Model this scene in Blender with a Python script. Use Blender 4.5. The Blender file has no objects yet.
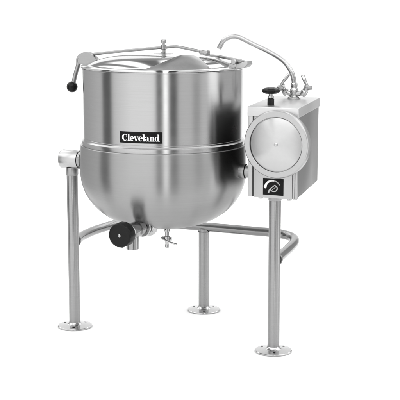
import bpy, bmesh, math, random
from math import sin, cos, pi, radians, atan2, atan, degrees, sqrt
from mathutils import Vector, Matrix
random.seed(4)
S = bpy.context.scene
COL = S.collection

# ------------------------------------------------------------------ materials
def nmat(name):
    m = bpy.data.materials.new(name); m.use_nodes = True
    nt = m.node_tree
    return m, nt, nt.nodes['Principled BSDF']

def steel(name, base=.62, rough=.28, aniso=0.0, axis='Z', rot=.25, scale=(3, 3, 300), bump=.05, var=.05, smudge=.06, space='Object'):
    m, nt, b = nmat(name)
    N, L = nt.nodes, nt.links
    b.inputs['Metallic'].default_value = 1
    tc = N.new('ShaderNodeTexCoord')
    mp = N.new('ShaderNodeMapping'); mp.inputs['Scale'].default_value = scale
    L.new(tc.outputs[space], mp.inputs['Vector'])
    n1 = N.new('ShaderNodeTexNoise'); n1.inputs['Scale'].default_value = 1; n1.inputs['Detail'].default_value = 5; n1.inputs['Roughness'].default_value = .65
    L.new(mp.outputs[0], n1.inputs['Vector'])
    n2 = N.new('ShaderNodeTexNoise'); n2.inputs['Scale'].default_value = 7; n2.inputs['Detail'].default_value = 3
    L.new(tc.outputs['Object'], n2.inputs['Vector'])
    r1 = N.new('ShaderNodeMapRange'); r1.inputs['From Min'].default_value = .15; r1.inputs['From Max'].default_value = .85
    r1.inputs['To Min'].default_value = base - var; r1.inputs['To Max'].default_value = base + var
    L.new(n1.outputs['Fac'], r1.inputs['Value'])
    cc = N.new('ShaderNodeCombineColor')
    for i in ('Red', 'Green', 'Blue'): L.new(r1.outputs[0], cc.inputs[i])
    L.new(cc.outputs[0], b.inputs['Base Color'])
    r2 = N.new('ShaderNodeMapRange'); r2.inputs['From Min'].default_value = .1; r2.inputs['From Max'].default_value = .9
    r2.inputs['To Min'].default_value = rough - smudge; r2.inputs['To Max'].default_value = rough + smudge
    L.new(n2.outputs['Fac'], r2.inputs['Value'])
    L.new(r2.outputs[0], b.inputs['Roughness'])
    if bump:
        bp = N.new('ShaderNodeBump'); bp.inputs['Strength'].default_value = bump; bp.inputs['Distance'].default_value = .0006
        L.new(n1.outputs['Fac'], bp.inputs['Height']); L.new(bp.outputs[0], b.inputs['Normal'])
    if aniso:
        b.inputs['Anisotropic'].default_value = aniso
        b.inputs['Anisotropic Rotation'].default_value = rot
        tg = N.new('ShaderNodeTangent'); tg.direction_type = 'RADIAL'; tg.axis = axis
        L.new(tg.outputs[0], b.inputs['Tangent'])
    return m

def plain(name, col, rough, spec=.5, bump=0, bscale=200):
    m, nt, b = nmat(name)
    b.inputs['Base Color'].default_value = (*col, 1); b.inputs['Roughness'].default_value = rough
    b.inputs['Specular IOR Level'].default_value = spec
    if bump:
        tc = nt.nodes.new('ShaderNodeTexCoord')
        n = nt.nodes.new('ShaderNodeTexNoise'); n.inputs['Scale'].default_value = bscale
        nt.links.new(tc.outputs['Object'], n.inputs['Vector'])
        bp = nt.nodes.new('ShaderNodeBump'); bp.inputs['Strength'].default_value = bump; bp.inputs['Distance'].default_value = .001
        nt.links.new(n.outputs['Fac'], bp.inputs['Height']); nt.links.new(bp.outputs[0], b.inputs['Normal'])
    return m

M = {}
M['pot'] = steel('brushed_pot_steel', .43, .25, .85, 'Z', .25, (3, 3, 260), .04, .02)
M['jacket'] = steel('brushed_jacket_steel', .345, .33, .92, 'Z', .25, (3, 3, 260), .04, .02)
M['lid'] = steel('spun_lid_steel', .66, .085, .3, 'Z', .25, (60, 60, 60), .0, .015)
M['reflection_leaf'] = steel('reflection_leaf_steel', .27, .16, 0, scale=(60, 60, 60), bump=0, var=.015)
M['disc'] = steel('spun_disc_steel', .50, .23, .9, 'Y', .25, (60, 60, 60), .0, .015)
M['tube'] = steel('tube_steel', .33, .19, 0, scale=(260, 260, 3), bump=.03, var=.02)
M['leg'] = steel('leg_steel', .34, .28, .85, 'Z', .25, (4, 4, 220), .04, .02)
M['frame_tube'] = steel('frame_tube_steel', .26, .19, 0, scale=(4, 200, 200), bump=.03, var=.02)
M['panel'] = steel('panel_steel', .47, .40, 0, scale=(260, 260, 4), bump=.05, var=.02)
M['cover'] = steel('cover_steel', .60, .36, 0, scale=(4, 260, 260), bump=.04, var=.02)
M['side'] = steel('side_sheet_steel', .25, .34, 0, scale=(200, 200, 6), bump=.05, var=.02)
M['ring'] = steel('machined_ring_steel', .44, .33, 0, scale=(80, 80, 80), bump=.03, var=.02)
M['housing'] = steel('housing_steel', .48, .28, 0, scale=(4, 200, 200), bump=.03, var=.02)
M['chrome'] = steel('chrome', .46, .07, 0, bump=0, var=.01, smudge=.03)
M['bright'] = steel('bright_steel', .50, .16, 0, bump=0, var=.02, smudge=.05)
M['bracket'] = steel('bracket_steel', .36, .30, 0, scale=(90, 90, 90), bump=.01, var=.012)
M['spout'] = steel('spout_steel', .44, .2, 0, bump=0, var=.02, smudge=.04)
M['rod'] = steel('rod_steel', .30, .2, 0, bump=0, var=.02, smudge=.04)
M['post'] = steel('post_steel', .36, .12, 0, bump=0, var=.01, smudge=.03)
M['dark'] = plain('dark_gap', (.02, .02, .02), .6)
M['black'] = plain('black_bakelite', (.004, .004, .004), .25, .22, .05, 120)
M['rubber'] = plain('black_ribbed_plastic', (.005, .005, .005), .34, .22, .1, 300)
M['plate'] = plain('black_label_enamel', (.004, .004, .004), .35, .15)
M['reflection_black'] = plain('black_for_reflection', (.012, .012, .012), .5, .3)
M['white'] = plain('white_print', (.82, .82, .82), .5, .3)
M['grey'] = plain('grey_print', (.42, .42, .42), .5, .3)
M['floor'] = plain('white_sweep_paper', (.86, .86, .86), .9, .0)

# ------------------------------------------------------------------ mesh helpers
def obj(name, bm, mat, parent=None, smooth=40):
    bmesh.ops.recalc_face_normals(bm, faces=bm.faces)
    me = bpy.data.meshes.new(name); bm.to_mesh(me); bm.free()
    me.materials.append(mat)
    if smooth is not None:
        me.shade_smooth()
        me.set_sharp_from_angle(angle=radians(smooth))
    o = bpy.data.objects.new(name, me); COL.objects.link(o)
    if parent is not None: o.parent = parent
    return o

def frame(p, axis, up=None):
    z = Vector(axis).normalized()
    x = (Vector(up) if up else (Vector((1, 0, 0)) if abs(z.x) < .9 else Vector((0, 1, 0))))
    x = (x - z * x.dot(z)).normalized(); y = z.cross(x)
    return Matrix(((x.x, y.x, z.x, p[0]), (x.y, y.y, z.y, p[1]), (x.z, y.z, z.z, p[2]), (0, 0, 0, 1)))

def lathe(bm, prof, p=(0, 0, 0), axis=(0, 0, 1), seg=96, close=False):
    Mx = frame(p, axis); rings = []
    for r, z in prof:
        if r < 1e-6: rings.append([bm.verts.new(Mx @ Vector((0, 0, z)))])
        else: rings.append([bm.verts.new(Mx @ Vector((r * cos(2 * pi * k / seg), r * sin(2 * pi * k / seg), z))) for k in range(seg)])
    pairs = list(zip(rings, rings[1:]))
    if close: pairs.append((rings[-1], rings[0]))
    for a, b in pairs:
        for k in range(seg):
            j = (k + 1) % seg
            if len(a) == 1 and len(b) == 1: break
            if len(a) == 1: bm.faces.new((a[0], b[k], b[j]))
            elif len(b) == 1: bm.faces.new((a[k], a[j], b[0]))
            else: bm.faces.new((a[k], a[j], b[j], b[k]))
    return bm

def spline(pts, n=8):
    P = [Vector(p) for p in pts]; P = [2 * P[0] - P[1]] + P + [2 * P[-1] - P[-2]]; out = []
    for i in range(1, len(P) - 2):
        a, b, c, d = P[i - 1:i + 3]
        for k in range(n):
            t = k / n
            out.append(.5 * (2 * b + (c - a) * t + (2 * a - 5 * b + 4 * c - d) * t * t + (3 * b - a - 3 * c + d) * t ** 3))
    out.append(P[-2]); return out

def tube(bm, pts, r, seg=20, caps=True, flat=None):
    pts = [Vector(p) for p in pts]; rad = r if isinstance(r, (list, tuple)) else [r] * len(pts)
    nrm = None; rings = []
    for i, p in enumerate(pts):
        t = (pts[min(i + 1, len(pts) - 1)] - pts[max(i - 1, 0)]).normalized()
        if nrm is None:
            a = Vector((0, 1, 0)) if abs(t.y) < .9 else Vector((0, 0, 1))
            nrm = (a - t * a.dot(t)).normalized()
        else: nrm = (nrm - t * nrm.dot(t)).normalized()
        bn = t.cross(nrm); fx = flat or (1, 1)
        rings.append([bm.verts.new(p + rad[i] * (nrm * cos(2 * pi * k / seg) * fx[0] + bn * sin(2 * pi * k / seg) * fx[1])) for k in range(seg)])
    for a, b in zip(rings, rings[1:]):
        for k in range(seg):
            j = (k + 1) % seg; bm.faces.new((a[k], a[j], b[j], b[k]))
    if caps: bm.faces.new(rings[0][::-1]); bm.faces.new(rings[-1])
    return bm

def box(bm, x0, x1, y0, y1, z0, z1, bev=.0, f=None, seg=2):
    b = bmesh.new(); bmesh.ops.create_cube(b, size=1)
    for v in b.verts:
        v.co = Vector(((x0 + x1) / 2 + v.co.x * (x1 - x0), (y0 + y1) / 2 + v.co.y * (y1 - y0), (z0 + z1) / 2 + v.co.z * (z1 - z0)))
    if bev: bmesh.ops.bevel(b, geom=list(b.edges), offset=bev, segments=seg, profile=.5, affect='EDGES')
    if f:
        for v in b.verts: v.co = Vector(f(v.co))
    return merge(bm, b)

def merge(bm, b, mx=None):
    mp = {}
    for v in b.verts: mp[v] = bm.verts.new(mx @ v.co if mx else v.co)
    for fc in b.faces: bm.faces.new([mp[v] for v in fc.verts])
    b.free(); return bm

def prism(bm, outline, y0, y1, bev=.0, seg=3):
    b = bmesh.new()
    a = [b.verts.new((x, y0, z)) for x, z in outline]; c = [b.verts.new((x, y1, z)) for x, z in outline]
    n = len(a)
    fa = b.faces.new(a); fc = b.faces.new(c[::-1])
    for i in range(n): b.faces.new((a[i], c[i], c[(i + 1) % n], a[(i + 1) % n]))
    if bev:
        bmesh.ops.bevel(b, geom=list(set(list(fa.edges) + list(fc.edges))), offset=bev, segments=seg, profile=.5, affect='EDGES')
    return merge(bm, b)

def ribbon(bm, pts, w, place, h):
    """a stroke of varying width on a surface; place(u, v, h) -> point"""
    n = len(pts); W = w if isinstance(w, (list, tuple)) else [w] * n; prev = None
    top, bot = [], []
    for i, (x, y) in enumerate(pts):
        xa, ya = pts[max(i - 1, 0)]; xb, yb = pts[min(i + 1, n - 1)]
        dx, dy = xb - xa, yb - ya; l = sqrt(dx * dx + dy * dy) or 1
        nx, ny = -dy / l * W[i] / 2, dx / l * W[i] / 2
        top.append(bm.verts.new(place(x + nx, y + ny, h))); bot.append(bm.verts.new(place(x - nx, y - ny, h)))
    for i in range(n - 1): bm.faces.new((top[i], bot[i], bot[i + 1], top[i + 1]))

# ------------------------------------------------------------------ the kettle
H = 1.52843
KX, KY, YAW = -.15939, 5.16923, radians(-23.4365)
root = bpy.data.objects.new('steam_kettle', None); COL.objects.link(root)
root.location = (KX, KY, 0); root.rotation_euler = (0, 0, YAW)
root['label'] = 'stainless steel tilting steam kettle on three flanged legs with side console and swing faucet'
root['category'] = 'steam kettle'

# --- pot
prof = [(.0, .512), (.08, .5145), (.15, .524), (.21, .543), (.262, .572), (.303, .609), (.333, .650), (.351, .693), (.3595, .735), (.362, .78), (.361, .83), (.3588, .868)]
pp = [(v.x, v.y) for v in spline([(a, b, 0) for a, b in prof], 8)]
pp[0] = (0, pp[0][1])
jp = pp + [(.3583, .8705), (.3568, .8722), (.3545, .8724), (.3534, .8730), (.3480, .8732)]
dp = [(.3470, .8700), (.3515, .8738), (.3516, .8770), (.3520, .8785), (.3520, .8895), (.3514, .8915),
       (.3458, .8955), (.3442, .8975), (.3438, .9030), (.3428, .9040), (.3428, .9055), (.3434, .9065), (.3434, 1.1985), (.340, 1.2000), (.330, 1.2000)]
pot = obj('drum', lathe(bmesh.new(), dp, seg=192), M['pot'], root, 25)
jacket = obj('jacket', lathe(bmesh.new(), jp, seg=192), M['jacket'], root, 25)
# rolled rim
bm = bmesh.new()
lathe(bm, [(.3436, 1.1955), (.3450, 1.1960), (.3456, 1.1972), (.3456, 1.1985), (.3450, 1.2000), (.3436, 1.2002)], seg=160)
obj('rim', bm, M['pot'], pot)
# seam welded where the upper drum meets the jacket: a draw-off spud weld ring
bm = bmesh.new(); lathe(bm, [(.040, 0), (.040, .012), (.034, .018), (.028, .02)], (.012, -.170, .540), (0, -.9, -.15), 40); obj('spud', bm, M['bright'], jacket)

# name plate on the drum
PA, PZ = radians(-80.45), .9385          # centre of the plate
R0 = .3436
def cyl(u, v, h):                          # u along the wall to the right, v up
    a = PA + u / R0
    return Vector(((R0 + h) * cos(a), (R0 + h) * sin(a), PZ + v))
def patch(bm, u0, u1, v0, v1, h, n=24):
    g = [[bm.verts.new(cyl(u0 + (u1 - u0) * i / n, v, hh)) for i in range(n + 1)] for v, hh in ((v0, .0003), (v0, h), (v1, h), (v1, .0003))]
    for a, b in zip(g, g[1:]):
        for i in range(n): bm.faces.new((a[i], a[i + 1], b[i + 1], b[i]))
    for e in (0, n): bm.faces.new([row[e] for row in g])
PW, PH = .0905, .0232
np_ = obj('name_plate', (lambda b: (patch(b, -PW, PW, -PH, PH, .0016), b)[1])(bmesh.new()), M['plate'], pot, 30)
def arcp(cx, cy, rx, ry, a0, a1, n=28): return [(cx + rx * cos(radians(a0 + (a1 - a0) * i / n)), cy + ry * sin(radians(a0 + (a1 - a0) * i / n))) for i in range(n + 1)]
def thick(pts, lo, hi, k=1.0, cx=None):     # heavy on the flanks, hairline at top and bottom
    xs = [p[0] for p in pts]; c = (max(xs) + min(xs)) / 2; r = (max(xs) - min(xs)) / 2 or 1
    return [lo + (hi - lo) * abs((p[0] - c) / r) ** 1.6 for p in pts]
def stem(x, y0, y1, w=.215): return ([(x, y0), (x, y1)], [w, w])
def ser(x0, x1, y, t=.075): return ([(x0, y), (x1, y)], [t, t])
def ring_(cx, cy, rx, ry, hi, a0=0, a1=360, lo=.085):
    p = arcp(cx, cy, rx, ry, a0, a1); return (p, [lo + (hi - lo) * abs(cos(radians(a0 + (a1 - a0) * i / 28))) ** 1.5 for i in range(29)])
G = {
 'C': (.95, [(lambda p: (p, [.09 + .19 * max(0, -cos(radians(48 + 262 * i / 28))) ** 1.3 for i in range(29)]))(arcp(.50, .5, .38, .47, 48, 310)), stem(.80, .62, .99, .07), ser(.70, .835, .66, .06)]),
 'l': (.39, [stem(.19, .0, 1.03), ser(.0, .38, .0375), ser(.0, .2, .992)]),
 'e': (.66, [(lambda p: (p, [.10 + .13 * abs(cos(radians(310 * i / 28))) ** 1.5 for i in range(29)]))(arcp(.33, .345, .235, .305, 4, 312)), ser(.12, .62, .375, .07)]),
 'v': (.70, [([(.13, .66), (.35, .02)], [.22, .2]), ([(.58, .66), (.38, .02)], [.085, .085]), ser(-.01, .30, .655), ser(.44, .70, .655)]),
 'a': (.68, [ring_(.22, .19, .145, .155, .17), stem(.43, .06, .5, .20), ([(.07, .50), (.13, .60), (.25, .645), (.36, .615), (.43, .50)], [.15, .11, .085, .13, .2]), ser(.40, .66, .045, .09)]),
 'n': (.78, [stem(.17, 0, .66), ser(0, .34, .0375), ser(0, .17, .655), ([(.24, .50), (.33, .60), (.44, .635), (.54, .59), (.575, .48)], [.06, .09, .1, .17, .21]), stem(.575, 0, .5), ser(.42, .76, .0375)]),
 'd': (.76, [ring_(.27, .34, .185, .30, .20), stem(.545, .0, 1.03), ser(.38, .55, .992), ser(.54, .75, .0375)]),
}
word = 'Cleveland'; total = sum(G[c][0] for c in word)
sx = .160 / total; sy = .0275
bm = bmesh.new(); x = 0; k = 0
for c in word:
    for pts, w in G[c][1]:
        k += 1
        ribbon(bm, pts, w, lambda a, b, h, x=x: cyl((x + a) * sx - .080, b * sy - .0142, h), .0020 + .00006 * (k % 9))
    x += G[c][0]
obj('lettering', bm, M['white'], pot, None)

# --- lid
lp = [(.3405, 1.2010), (.3490, 1.2012), (.3512, 1.2030), (.3520, 1.2055), (.3512, 1.2095), (.347, 1.2125), (.340, 1.2135), (.333, 1.2132)]
for i in range(1, 41):
    q = 1 - i / 40
    lp.append((.333 * q, 1.2132 + .0390 * (1 - q ** 4.2) + .0090 * (1 - q)))
lp[-1] = (0, lp[-1][1])
lid = obj('lid', lathe(bmesh.new(), lp, seg=160), M['lid'], root, 30)
# raised dark half-moon added to stand in for a grey reflection in the lid
def reflection_leaf(bm, phi0, half, r0, dr, dz, n=40):
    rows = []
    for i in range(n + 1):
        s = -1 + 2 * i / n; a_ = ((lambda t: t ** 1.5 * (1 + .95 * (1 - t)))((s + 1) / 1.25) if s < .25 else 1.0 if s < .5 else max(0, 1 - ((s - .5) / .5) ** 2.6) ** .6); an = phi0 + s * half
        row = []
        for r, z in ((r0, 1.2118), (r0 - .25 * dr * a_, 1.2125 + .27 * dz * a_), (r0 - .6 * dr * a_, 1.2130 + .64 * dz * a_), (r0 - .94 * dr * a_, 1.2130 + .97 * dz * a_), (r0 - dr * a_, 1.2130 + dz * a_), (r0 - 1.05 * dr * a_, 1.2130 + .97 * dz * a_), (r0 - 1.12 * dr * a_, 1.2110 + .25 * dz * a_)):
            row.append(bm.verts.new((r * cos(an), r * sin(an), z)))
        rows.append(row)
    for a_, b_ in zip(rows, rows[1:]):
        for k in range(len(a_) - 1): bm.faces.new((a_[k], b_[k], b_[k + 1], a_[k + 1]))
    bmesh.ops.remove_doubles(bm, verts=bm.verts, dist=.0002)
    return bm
obj('lid_reflection', reflection_leaf(bmesh.new(), radians(-64.8 + 9.5), radians(25), .3440, .068, .0555), M['reflection_leaf'], lid, 35)
# post on the lid with nuts
bm = bmesh.new()
lathe(bm, [(0, 1.2580), (.019, 1.2580), (.013, 1.257), (.013, 1.264), (.0085, 1.266), (.0085, 1.277), (.0125, 1.279), (.0125, 1.296), (.0075, 1.298), (.0075, 1.305), (.010, 1.307), (.010, 1.317), (.0075, 1.321), (0, 1.322)], (.004, 0, 0), seg=32)
obj('post', bm, M['post'], lid)
bm = bmesh.new(); lathe(bm, [(.012, 1.2570), (.042, 1.2570), (.0435, 1.2590), (.042, 1.2612), (.018, 1.2630), (.012, 1.2630)], (.004, 0, 0), seg=40)
obj('post_base', bm, M['rod'], lid)
# long handle rod across the lid
bm = bmesh.new()
rp = spline([(-.335, 0, 1.2515), (-.20, 0, 1.2665), (-.075, 0, 1.2790), (-.03, 0, 1.2835), (.006, 0, 1.2865), (.045, 0, 1.2900), (.072, 0, 1.2900), (.10, 0, 1.2860), (.145, 0, 1.2785), (.192, 0, 1.2700)], 6)
tube(bm, rp, .0062, 16)
obj('rod', bm, M['rod'], lid)
# clevis at the end of the rod, then the hinge strap
bm = bmesh.new()
box(bm, .176, .214, -.015, .015, 1.2600, 1.2780, .004)
lathe(bm, [(0, -.02), (.006, -.02), (.007, -.018), (.007, .018), (.006, .02), (0, .02)], (.206, 0, 1.267), (0, 1, 0), 20)
obj('clevis', bm, M['post'], lid)
bm = bmesh.new()
prism(bm, [(.196, 1.2645), (.27, 1.2560), (.345, 1.2440), (.372, 1.2380), (.372, 1.2320), (.345, 1.2370), (.27, 1.2490), (.196, 1.2580)], -.022, .022, .0015)
obj('hinge_strap', bm, M['rod'], lid)
bm = bmesh.new()
box(bm, .318, .352, -.032, .034, 1.2120, 1.2280, .004)
lathe(bm, [(0, -.038), (.009, -.038), (.0105, -.036), (.0105, .040), (.009, .042), (0, .042)], (.340, 0, 1.2340), (0, 1, 0), 24)
prism(bm, [(.345, 1.2100), (.345, 1.2250), (.378, 1.2290), (.386, 1.2375), (.399, 1.2375), (.401, 1.2250), (.388, 1.2120), (.365, 1.2060)], -.030, .030, .003)
obj('hinge', bm, M['panel'], lid)
# domed handle bracket at the left, its lever and ball
bm = bmesh.new()
out = [(v.x, v.z) for v in spline([(-.413, 0, 1.2065), (-.4125, 0, 1.225), (-.404, 0, 1.243), (-.386, 0, 1.2555), (-.362, 0, 1.2600), (-.338, 0, 1.2530), (-.318, 0, 1.236), (-.300, 0, 1.219), (-.288, 0, 1.2085)], 5)]
prism(bm, out + [(-.31, 1.2085), (-.36, 1.2080)], -.022, .006, .006, 4)
obj('handle_bracket', bm, M['bracket'], lid, 50)
bm = bmesh.new()
tube(bm, spline([(-.399, -.012, 1.232), (-.4045, -.012, 1.208), (-.4180, -.016, 1.165), (-.4285, -.020, 1.120)], 6), .0098, 16, flat=(1.2, .95))
lv = obj('lever', bm, M['bracket'], lid)
bm = bmesh.new(); bmesh.ops.create_uvsphere(bm, u_segments=32, v_segments=20, radius=.0245, matrix=Matrix.Translation((-.4340, -.022, 1.1060)))
obj('ball_knob', bm, M['black'], lid)

# --- trunnions
bm = bmesh.new()
lathe(bm, [(0, 0), (.036, 0), (.0405, .002), (.0425, .006), (.0425, .088), (.041, .091), (.030, .091)], (-.505, 0, .7785), (1, 0, 0), 64)
obj('trunnion_housing', bm, M['housing'], root)
bm = bmesh.new()
lathe(bm, [(.034, -.412), (.038, -.412), (.038, -.400), (.028, -.400), (.028, -.340)], (0, 0, .7785), (1, 0, 0), 48)
obj('trunnion_flange', bm, M['tube'], root)
bm = bmesh.new()
lathe(bm, [(.031, .345), (.031, .385), (.0265, .388), (.0265, .458)], (0, 0, .7735), (1, 0, 0), 48)
obj('trunnion_shaft', bm, M['tube'], root)

# --- legs with bolt-down flanges
def make_leg(x, y, top, collar):
    bm = bmesh.new()
    lathe(bm, [(.0254, .010), (.0254, top), (0, top)], (x, y, 0), seg=48)
    if collar: lathe(bm, [(.0262, top - .035), (.0285, top - .032), (.0285, top)], (x, y, 0), seg=48)
    leg = obj('leg', bm, M['leg'], root)
    b = bmesh.new()
    lathe(b, [(.0, .0005), (.0775, .0005), (.0795, .003), (.0790, .0065), (.0765, .0088), (.0345, .0140), (.0300, .0175), (.0262, .024), (.0, .024)], seg=72)
    foot = obj('foot_flange', b, M['bright'], leg); foot.location = (x, y, 0)
    c = bmesh.new()
    for a in (38, 150, 270):
        a = radians(a) - YAW
        lathe(c, [(0, -.02), (.0062, -.02), (.0062, .06), (0, .06)], (.0565 * cos(a), .0565 * sin(a), 0), seg=20)
    cut = obj('cutter', c, M['dark'], None); cut.location = (x, y, 0); cut.parent = leg
    md = foot.modifiers.new('holes', 'BOOLEAN'); md.object = cut; md.operation = 'DIFFERENCE'; md.solver = 'EXACT'
    dg = bpy.context.evaluated_depsgraph_get(); dg.update()
    me = bpy.data.meshes.new_from_object(foot.evaluated_get(dg)); foot.modifiers.clear(); foot.data = me
    me.shade_smooth(); me.set_sharp_from_angle(angle=radians(30))
    bpy.data.objects.remove(cut)
    # dark discs inside the bolt holes, their shade given as colour
    for a in (38, 150, 270):
        a = radians(a) - YAW
        b = bmesh.new()
        lathe(b, [(0, .0030), (.0060, .0030)], (x + .0565 * cos(a), y + .0565 * sin(a), 0), seg=20)
        obj('bolt_hole_shade', b, M['dark'], leg)
make_leg(-.4545, 0, .742, True)
make_leg(.5170, 0, .694, True)
make_leg(-.0216, .4970, .404, False)

# --- bent tube frame joining the legs
bm = bmesh.new()
fp = spline([(-.4545, .020, .4), (-.478, .12, .4), (-.490, .25, .4), (-.482, .36, .4), (-.455, .44, .405), (-.400, .482, .410), (-.32, .495, .412), (-.16, .498, .413), (.0, .498, .413), (.2, .499, .412), (.33, .501, .411), (.400, .490, .407), (.447, .455, .402), (.474, .38, .4), (.492, .27, .4), (.506, .14, .4), (.517, .02, .4)], 6)
tube(bm, fp, .0212, 28)
ft = obj('frame_tube', bm, M['frame_tube'], root)
for p_, ax in (((-.4592, .0262, .4), (-.12, 1, 0)), ((.5163, .0262, .4), (-.1, 1, 0)), ((-.0216, .4970, .3900), (0, 0, 1))):
    bm = bmesh.new()
    lathe(bm, [(.0245 + .0040 * cos(radians(a)), .0032 * sin(radians(a))) for a in range(0, 360, 40)], p_, ax, 72, True)
    for k, v in enumerate(bm.verts): v.co += Vector((random.uniform(-1, 1), random.uniform(-1, 1), random.uniform(-1, 1))) * .0005
    obj('weld_bead', bm, M['frame_tube'], ft, 80)

# --- draw-off valve under the front
bm = bmesh.new()
lathe(bm, [(.030, .0), (.030, .13), (.028, .134)], (.011, -.165, .5485), (0, -1, -.02), 40)
lathe(bm, [(.0265, .0), (.0265, .085), (.022, .085), (.022, .0)], (.009, -.322, .556), (0, 0, -1), 40)
lathe(bm, [(0, -.036), (.030, -.036), (.034, -.030), (.034, .030), (.030, .036), (0, .036)], (.008, -.322, .5460), (0, -1, 0), 40)
lathe(bm, [(.012, 0), (.012, .06)], (.006, -.345, .546), (0, -1, 0), 24)
valve = obj('draw_off_valve', bm, M['tube'], root)
bm = bmesh.new()
for y in (-.205, -.232): lathe(bm, [(.031, 0), (.040, .001), (.042, .006), (.042, .012), (.040, .017), (.031, .018)], (.012, y, .5485), (0, -1, 0), 40)
box(bm, .002, .024, -.246, -.206, .585, .602, .004)
obj('clamp', bm, M['bright'], valve)
bm = bmesh.new()
n = 96; kp = [(0, 0), (.046, 0), (.0505, .004), (.0505, .042), (.048, .0475), (.043, .0495), (.030, .0490), (.0, .0480)]
lathe(bm, kp, (.004, -.383, .5460), (0, -1, 0), 96)
for v in bm.verts:                                  # scalloped grip
    d = Vector((v.co.x - .004, 0, v.co.z - .546))
    if d.length > .049:
        a = atan2(d.z, d.x); s = 1 + .012 * cos(14 * a); v.co.x = .004 + d.x * s; v.co.z = .546 + d.z * s
kn = obj('valve_knob', bm, M['rubber'], valve)
bm = bmesh.new(); lathe(bm, [(0, 0), (.006, 0), (.006, .002), (.004, .0035), (0, .004)], (.004, -.4305, .546), (0, -1, 0), 20)
obj('knob_screw', bm, M['ring'], valve)

# --- drain cock
bm = bmesh.new()
lathe(bm, [(.0125, .535), (.0125, .509), (.0085, .507), (.0085, .488), (.0125, .486), (.0135, .480), (.0135, .468), (.009, .464), (.0075, .452), (.0095, .450), (.0095, .440), (.006, .436), (0, .436)], (.064, -.103, 0), seg=24)
tube(bm, [(.042, -.103, .477), (.086, -.103, .477)], .0075, 16)
cock = obj('drain_cock', bm, M['chrome'], root)
bm = bmesh.new()
tube(bm, spline([(.043, -.112, .482), (.058, -.118, .474), (.080, -.112, .464), (.108, -.100, .4545)], 5), [.006] * 5 + [.005] * 6 + [.0055] * 5, 12, flat=(1.2, .7))
obj('cock_lever', bm, M['bright'], cock)

# ------------------------------------------------------------------ console
FY = -.130
def sh(p): return (p[0] - .147 * (p[1] - FY), p[1], p[2])
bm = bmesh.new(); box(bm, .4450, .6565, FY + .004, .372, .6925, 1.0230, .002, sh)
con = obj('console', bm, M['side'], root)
bm = bmesh.new(); box(bm, .4400, .4446, FY + .022, .366, .696, 1.020, .001, sh)  # unseen black sheet added so the drum reflects dark beside the console
obj('dark_reflection_sheet', bm, M['reflection_black'], con)
# front: two edge columns, a centre panel
bm = bmesh.new()
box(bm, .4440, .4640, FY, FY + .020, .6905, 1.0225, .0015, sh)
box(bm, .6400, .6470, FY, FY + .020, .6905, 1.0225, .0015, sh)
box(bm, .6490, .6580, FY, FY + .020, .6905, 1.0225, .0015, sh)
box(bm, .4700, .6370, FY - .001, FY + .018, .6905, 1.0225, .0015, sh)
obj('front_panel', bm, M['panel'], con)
bm = bmesh.new(); box(bm, .4642, .4698, FY + .001, FY + .003, .694, 1.021, 0, sh); obj('panel_gap', bm, M['dark'], con)
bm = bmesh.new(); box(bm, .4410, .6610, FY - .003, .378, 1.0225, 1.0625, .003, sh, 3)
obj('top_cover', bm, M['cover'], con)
# round cover with its spun plate
DC = (.5800, FY, .9165)
bm = bmesh.new()
lathe(bm, [(.100, .001), (.129, .001), (.1355, .006), (.1372, .012), (.1372, .036), (.1360, .041), (.1325, .0445), (.1130, .0450), (.1117, .0438), (.1112, .034), (.100, .033)], DC, (0, -1, 0), 128)
obj('round_cover', bm, M['ring'], con)
bm = bmesh.new()
lathe(bm, [(.100, .034), (.1085, .0345), (.1094, .0365), (.1090, .0385), (.1075, .0395), (.006, .0430), (0, .0430)], DC, (0, -1, 0), 128)
obj('spun_plate', bm, M['disc'], con)
bm = bmesh.new()
lathe(bm, [(0, .042), (.0075, .042), (.0075, .0458), (.006, .0470), (.0045, .0470), (.0035, .0453), (0, .0453)], DC, (0, -1, 0), 28)
obj('centre_screw', bm, M['bright'], con)
# tilt label
LX0, LX1, LZ0, LZ1 = .5115, .6005, .7035, .7720
bm = bmesh.new(); box(bm, LX0, LX1, FY - .0032, FY - .0014, LZ0, LZ1, .0004)
obj('tilt_label', bm, M['plate'], con)
def lab(u, v, h): return Vector((LX0 + u * (LX1 - LX0) / 20, FY - .0032 - h, LZ1 - v * (LZ1 - LZ0) / 18))   # u 0..20, v 0..18 downwards
bm = bmesh.new()
ap = [(9.8 + 7.4 * cos(radians(a)), 10.4 - 8.2 * sin(radians(a))) for a in [178 - 98 * i / 24 for i in range(25)]]
ribbon(bm, ap, [2.5 - .9 * i / 24 for i in range(25)], lab, .0006)
ribbon(bm, [(2.5, 7.6), (2.3, 9.6), (2.6, 11.0)], [.6, 3.2, .9], lab, .0007)
obj('label_arrow', bm, M['white'], con, None)
bm = bmesh.new()
ap = [(9.8 + 7.4 * cos(radians(a)), 10.4 - 8.2 * sin(radians(a))) for a in [79 - 52 * i / 16 for i in range(17)]]
ribbon(bm, ap, [1.3 - .4 * i / 16 for i in range(17)], lab, .0006)
def rt(u, v, a=radians(-45)): return (10.7 + u * cos(a) - v * sin(a), 10.6 + u * sin(a) + v * cos(a))
cup = [rt(-3.3, -1.9), rt(-3.3, .3)] + [rt(3.3 * cos(radians(a)), .3 + 3.0 * sin(radians(a))) for a in range(180, -1, -12)] + [rt(3.3, -1.9)]
ribbon(bm, cup, 1.05, lab, .0008)
ribbon(bm, [rt(-3.7, -1.9), rt(3.7, -1.9)], [.9, .9], lab, .0007)
ribbon(bm, [rt(-3.4, -1.6), (6.4, 12.6), (5.6, 15.6)], [1.1, 1.2, 1.5], lab, .0009)
ribbon(bm, [rt(-2.6, .2), rt(2.6, .2)], [.5, .5], lab, .0010)
obj('label_symbol', bm, M['grey'], con, None)
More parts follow.
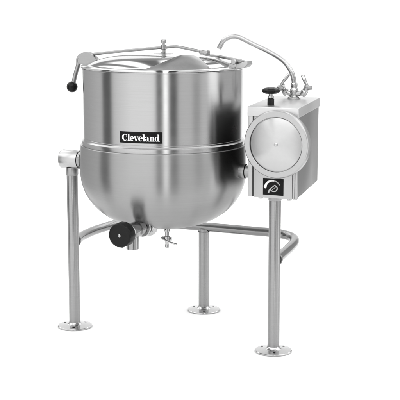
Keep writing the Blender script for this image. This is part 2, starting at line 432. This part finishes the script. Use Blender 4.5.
for x in (.494, .618):
    bm = bmesh.new(); lathe(bm, [(0, -.006), (.0085, -.006), (.0095, -.003), (.0095, .004), (0, .004)], (x, FY + .02, .6885), (0, 0, 1), 20)
    obj('screw', bm, M['bright'], con)

# --- black valve hand wheel on the console
hx, hy, hz = .507, -.036, 1.0625
bm = bmesh.new()
lathe(bm, [(0, 0), (.0150, 0), (.0150, .0245), (.0135, .026), (0, .026)], (hx, hy, hz), seg=6)
stem_ = obj('wheel_valve', bm, M['black'], root)
bm = bmesh.new()
lathe(bm, [(.010, .026), (.013, .028), (.013, .036), (.009, .039), (.009, .050)], (hx, hy, hz), seg=28)
obj('valve_stem', bm, M['bright'], stem_)
bm = bmesh.new()
lathe(bm, [(0, .046), (.016, .045), (.029, .0485), (.0365, .0535), (.0378, .059), (.035, .0645), (.025, .0695), (.012, .0720), (0, .0725)], (hx, hy, hz), seg=72)
for v in bm.verts:
    d = Vector((v.co.x - hx, v.co.y - hy, 0))
    if d.length > .028:
        s = 1 + .035 * cos(8 * atan2(d.y, d.x)); v.co.x = hx + d.x * s; v.co.y = hy + d.y * s
obj('hand_wheel', bm, M['black'], stem_)

# --- swing faucet
fy = .270
bm = bmesh.new()
lathe(bm, [(0, 0), (.028, 0), (.029, .004), (.026, .008), (.018, .010), (.016, .016), (.017, .024), (.0185, .030), (.0185, .040), (.0155, .044), (.0135, .050), (.0150, .054), (.0150, .066), (.012, .070), (0, .070)], (.502, fy, 1.0625), seg=36)
tube(bm, [(.462, fy, 1.089), (.490, fy, 1.085), (.514, fy, 1.085), (.545, fy, 1.090)], .0115, 18)
fau = obj('faucet', bm, M['chrome'], root)
bm = bmesh.new()
sp = spline([(.502, fy, 1.128), (.4995, fy, 1.145), (.4905, fy, 1.175), (.4660, fy, 1.2100), (.4370, fy, 1.2350), (.380, fy, 1.2655), (.319, fy, 1.2915), (.2625, fy, 1.3165), (.2400, fy, 1.3245), (.2180, fy, 1.3265), (.1890, fy, 1.3190), (.1660, fy, 1.3030), (.1490, fy, 1.2735)], 7)
tube(bm, sp, .0108, 20)
obj('spout', bm, M['spout'], fau)
for side in (-1, 1):
    bm = bmesh.new()
    cx = .462 if side < 0 else .548
    lathe(bm, [(0, -.016), (.014, -.016), (.0155, -.012), (.0155, .006), (.012, .010), (.012, .020), (.015, .022), (.015, .032), (.010, .036), (0, .036)], (cx, fy, 1.093), (side * .55, -.15, .8), 28)
    vb = obj('faucet_valve', bm, M['chrome'], fau)
    bm = bmesh.new()
    if side < 0:
        tube(bm, [(.430, fy - .008, 1.112), (.442, fy - .012, 1.106), (.458, fy - .010, 1.110)], [.0085, .011, .009], 14)
    else:
        tube(bm, [(.556, fy - .010, 1.120), (.570, fy - .010, 1.113), (.586, fy - .008, 1.113)], [.009, .010, .008], 14)
    obj('faucet_cap', bm, M['tube'], fau)
    bm = bmesh.new()
    if side < 0: pts = [(.4400, fy - .012, 1.112), (.450, fy - .014, 1.126), (.466, fy - .012, 1.149), (.480, fy - .008, 1.170)]
    else: pts = [(.5700, fy - .010, 1.114), (.562, fy - .012, 1.128), (.552, fy - .012, 1.148), (.542, fy - .006, 1.166)]
    tube(bm, spline(pts, 5), [.0070] * 4 + [.0085] * 5 + [.0105] * 6 + [.0075], 14, flat=(1.2, .75))
    obj('faucet_handle', bm, M['bright' if side < 0 else 'chrome'], fau)

# ------------------------------------------------------------------ the white sweep
bm = bmesh.new(); rows = []
cs = [(3.5, 0), (4.5, 0), (7.6, 0)] + [(7.6 + .9 * sin(radians(a)), .9 - .9 * cos(radians(a))) for a in range(6, 91, 6)] + [(8.5, 2.3)]
for y, z in cs: rows.append([bm.verts.new((x, y, z)) for x in (-1.7, -.7, .7, 1.7)])
for a, b in zip(rows, rows[1:]):
    for i in range(3): bm.faces.new((a[i], a[i + 1], b[i + 1], b[i]))
fl = obj('floor', bm, M['floor'], None, 60); fl['kind'] = 'structure'

# ------------------------------------------------------------------ studio light
w = bpy.data.worlds.new('World'); S.world = w; w.use_nodes = True
nt = w.node_tree; N, L = nt.nodes, nt.links
bg = N['Background']
tc = N.new('ShaderNodeTexCoord'); sx_ = N.new('ShaderNodeSeparateXYZ'); L.new(tc.outputs['Generated'], sx_.inputs[0])
ng = N.new('ShaderNodeMath'); ng.operation = 'MULTIPLY'; ng.inputs[1].default_value = -1; L.new(sx_.outputs['Y'], ng.inputs[0])
at = N.new('ShaderNodeMath'); at.operation = 'ARCTAN2'; L.new(sx_.outputs['X'], at.inputs[0]); L.new(ng.outputs[0], at.inputs[1])
mr = N.new('ShaderNodeMapRange'); mr.inputs['From Min'].default_value = -pi; mr.inputs['From Max'].default_value = pi; L.new(at.outputs[0], mr.inputs['Value'])
cr = N.new('ShaderNodeValToRGB'); L.new(mr.outputs[0], cr.inputs[0])
STOPS = [(-180, .35), (-166, .3), (-150, .5), (-96, .95), (-92, .15), (-78, .15), (-74, 1.1), (-45, 1.5), (-9, 1.5), (-7, .1), (1.5, .1), (3, 3.0), (8, 3.0), (9.5, .06), (20, .06), (24, .95), (42, .95), (47, .6), (54, .6), (58, .95), (68, 1.0), (71, 2.0), (84, 2.0), (89, .75), (125, .8), (150, .5), (166, .3)]
el = cr.color_ramp.elements
while len(el) > 1: el.remove(el[-1])
for i, (d, v) in enumerate(STOPS):
    e = el[0] if i == 0 else el.new((d + 180) / 360)
    e.position = (d + 180) / 360; e.color = (v, v, v, 1)
# bright band added to the world to light the floor evenly, dimmer overhead
er = N.new('ShaderNodeValToRGB'); L.new(sx_.outputs['Z'], er.inputs[0]); ee = er.color_ramp.elements
ee[0].position = .38; ee[0].color = (0, 0, 0, 1); ee[1].position = .48; ee[1].color = (1, 1, 1, 1)
for p_, v_ in ((.80, 1), (.90, .32)):
    e = ee.new(p_); e.color = (v_, v_, v_, 1)
RING = 2.36
mx = N.new('ShaderNodeMix'); mx.data_type = 'RGBA'; L.new(er.outputs[0], mx.inputs['Factor']); L.new(cr.outputs[0], mx.inputs['A']); 
# dark gaps added in the band to give dark patches in reflections
gr = N.new('ShaderNodeValToRGB'); L.new(mr.outputs[0], gr.inputs[0]); ge = gr.color_ramp.elements
while len(ge) > 1: ge.remove(ge[-1])
for i, (d, v) in enumerate([(-180, 1), (-178.3, 1), (-177.6, .08), (-173, .08), (-172.3, 1), (-167.5, 1), (-166.8, .12), (-162.5, .12), (-161.5, 1), (-121, 1), (-120, .2), (-114, .2), (-113, 1), (-61, 1), (-60, .2), (-54, .2), (-53, 1), (53, 1), (54, .2), (60, .2), (61, 1), (113, 1), (114, .2), (120, .2), (121, 1), (168, 1), (168.7, .12), (172, .12), (172.7, 1)]):
    e = ge[0] if i == 0 else ge.new((d + 180) / 360)
    e.position = (d + 180) / 360; e.color = (RING * v, RING * v, RING * v, 1)
L.new(gr.outputs[0], mx.inputs['B'])
L.new(mx.outputs['Result'], bg.inputs['Color']); bg.inputs['Strength'].default_value = 1.0

def area(name, loc, target, sx, sy, power):
    d = bpy.data.lights.new(name, 'AREA'); d.shape = 'RECTANGLE'; d.size = sx; d.size_y = sy; d.energy = power
    o = bpy.data.objects.new(name, d); COL.objects.link(o); o.location = loc
    o.rotation_euler = (Vector(target) - Vector(loc)).to_track_quat('-Z', 'Y').to_euler()
    return o

# ------------------------------------------------------------------ camera
cam = bpy.data.cameras.new('camera'); co = bpy.data.objects.new('camera', cam); COL.objects.link(co)
cam.sensor_width = 36; cam.lens = 1200 / 400 * 36; cam.clip_end = 200
co.location = (0, 0, H); co.rotation_euler = (pi / 2 - atan(210 / 1200), 0, 0)
S.camera = co
S.view_settings.view_transform = 'Standard'; S.view_settings.look = 'None'; S.view_settings.exposure = 0; S.view_settings.gamma = 1
S.view_settings.use_curve_mapping = False
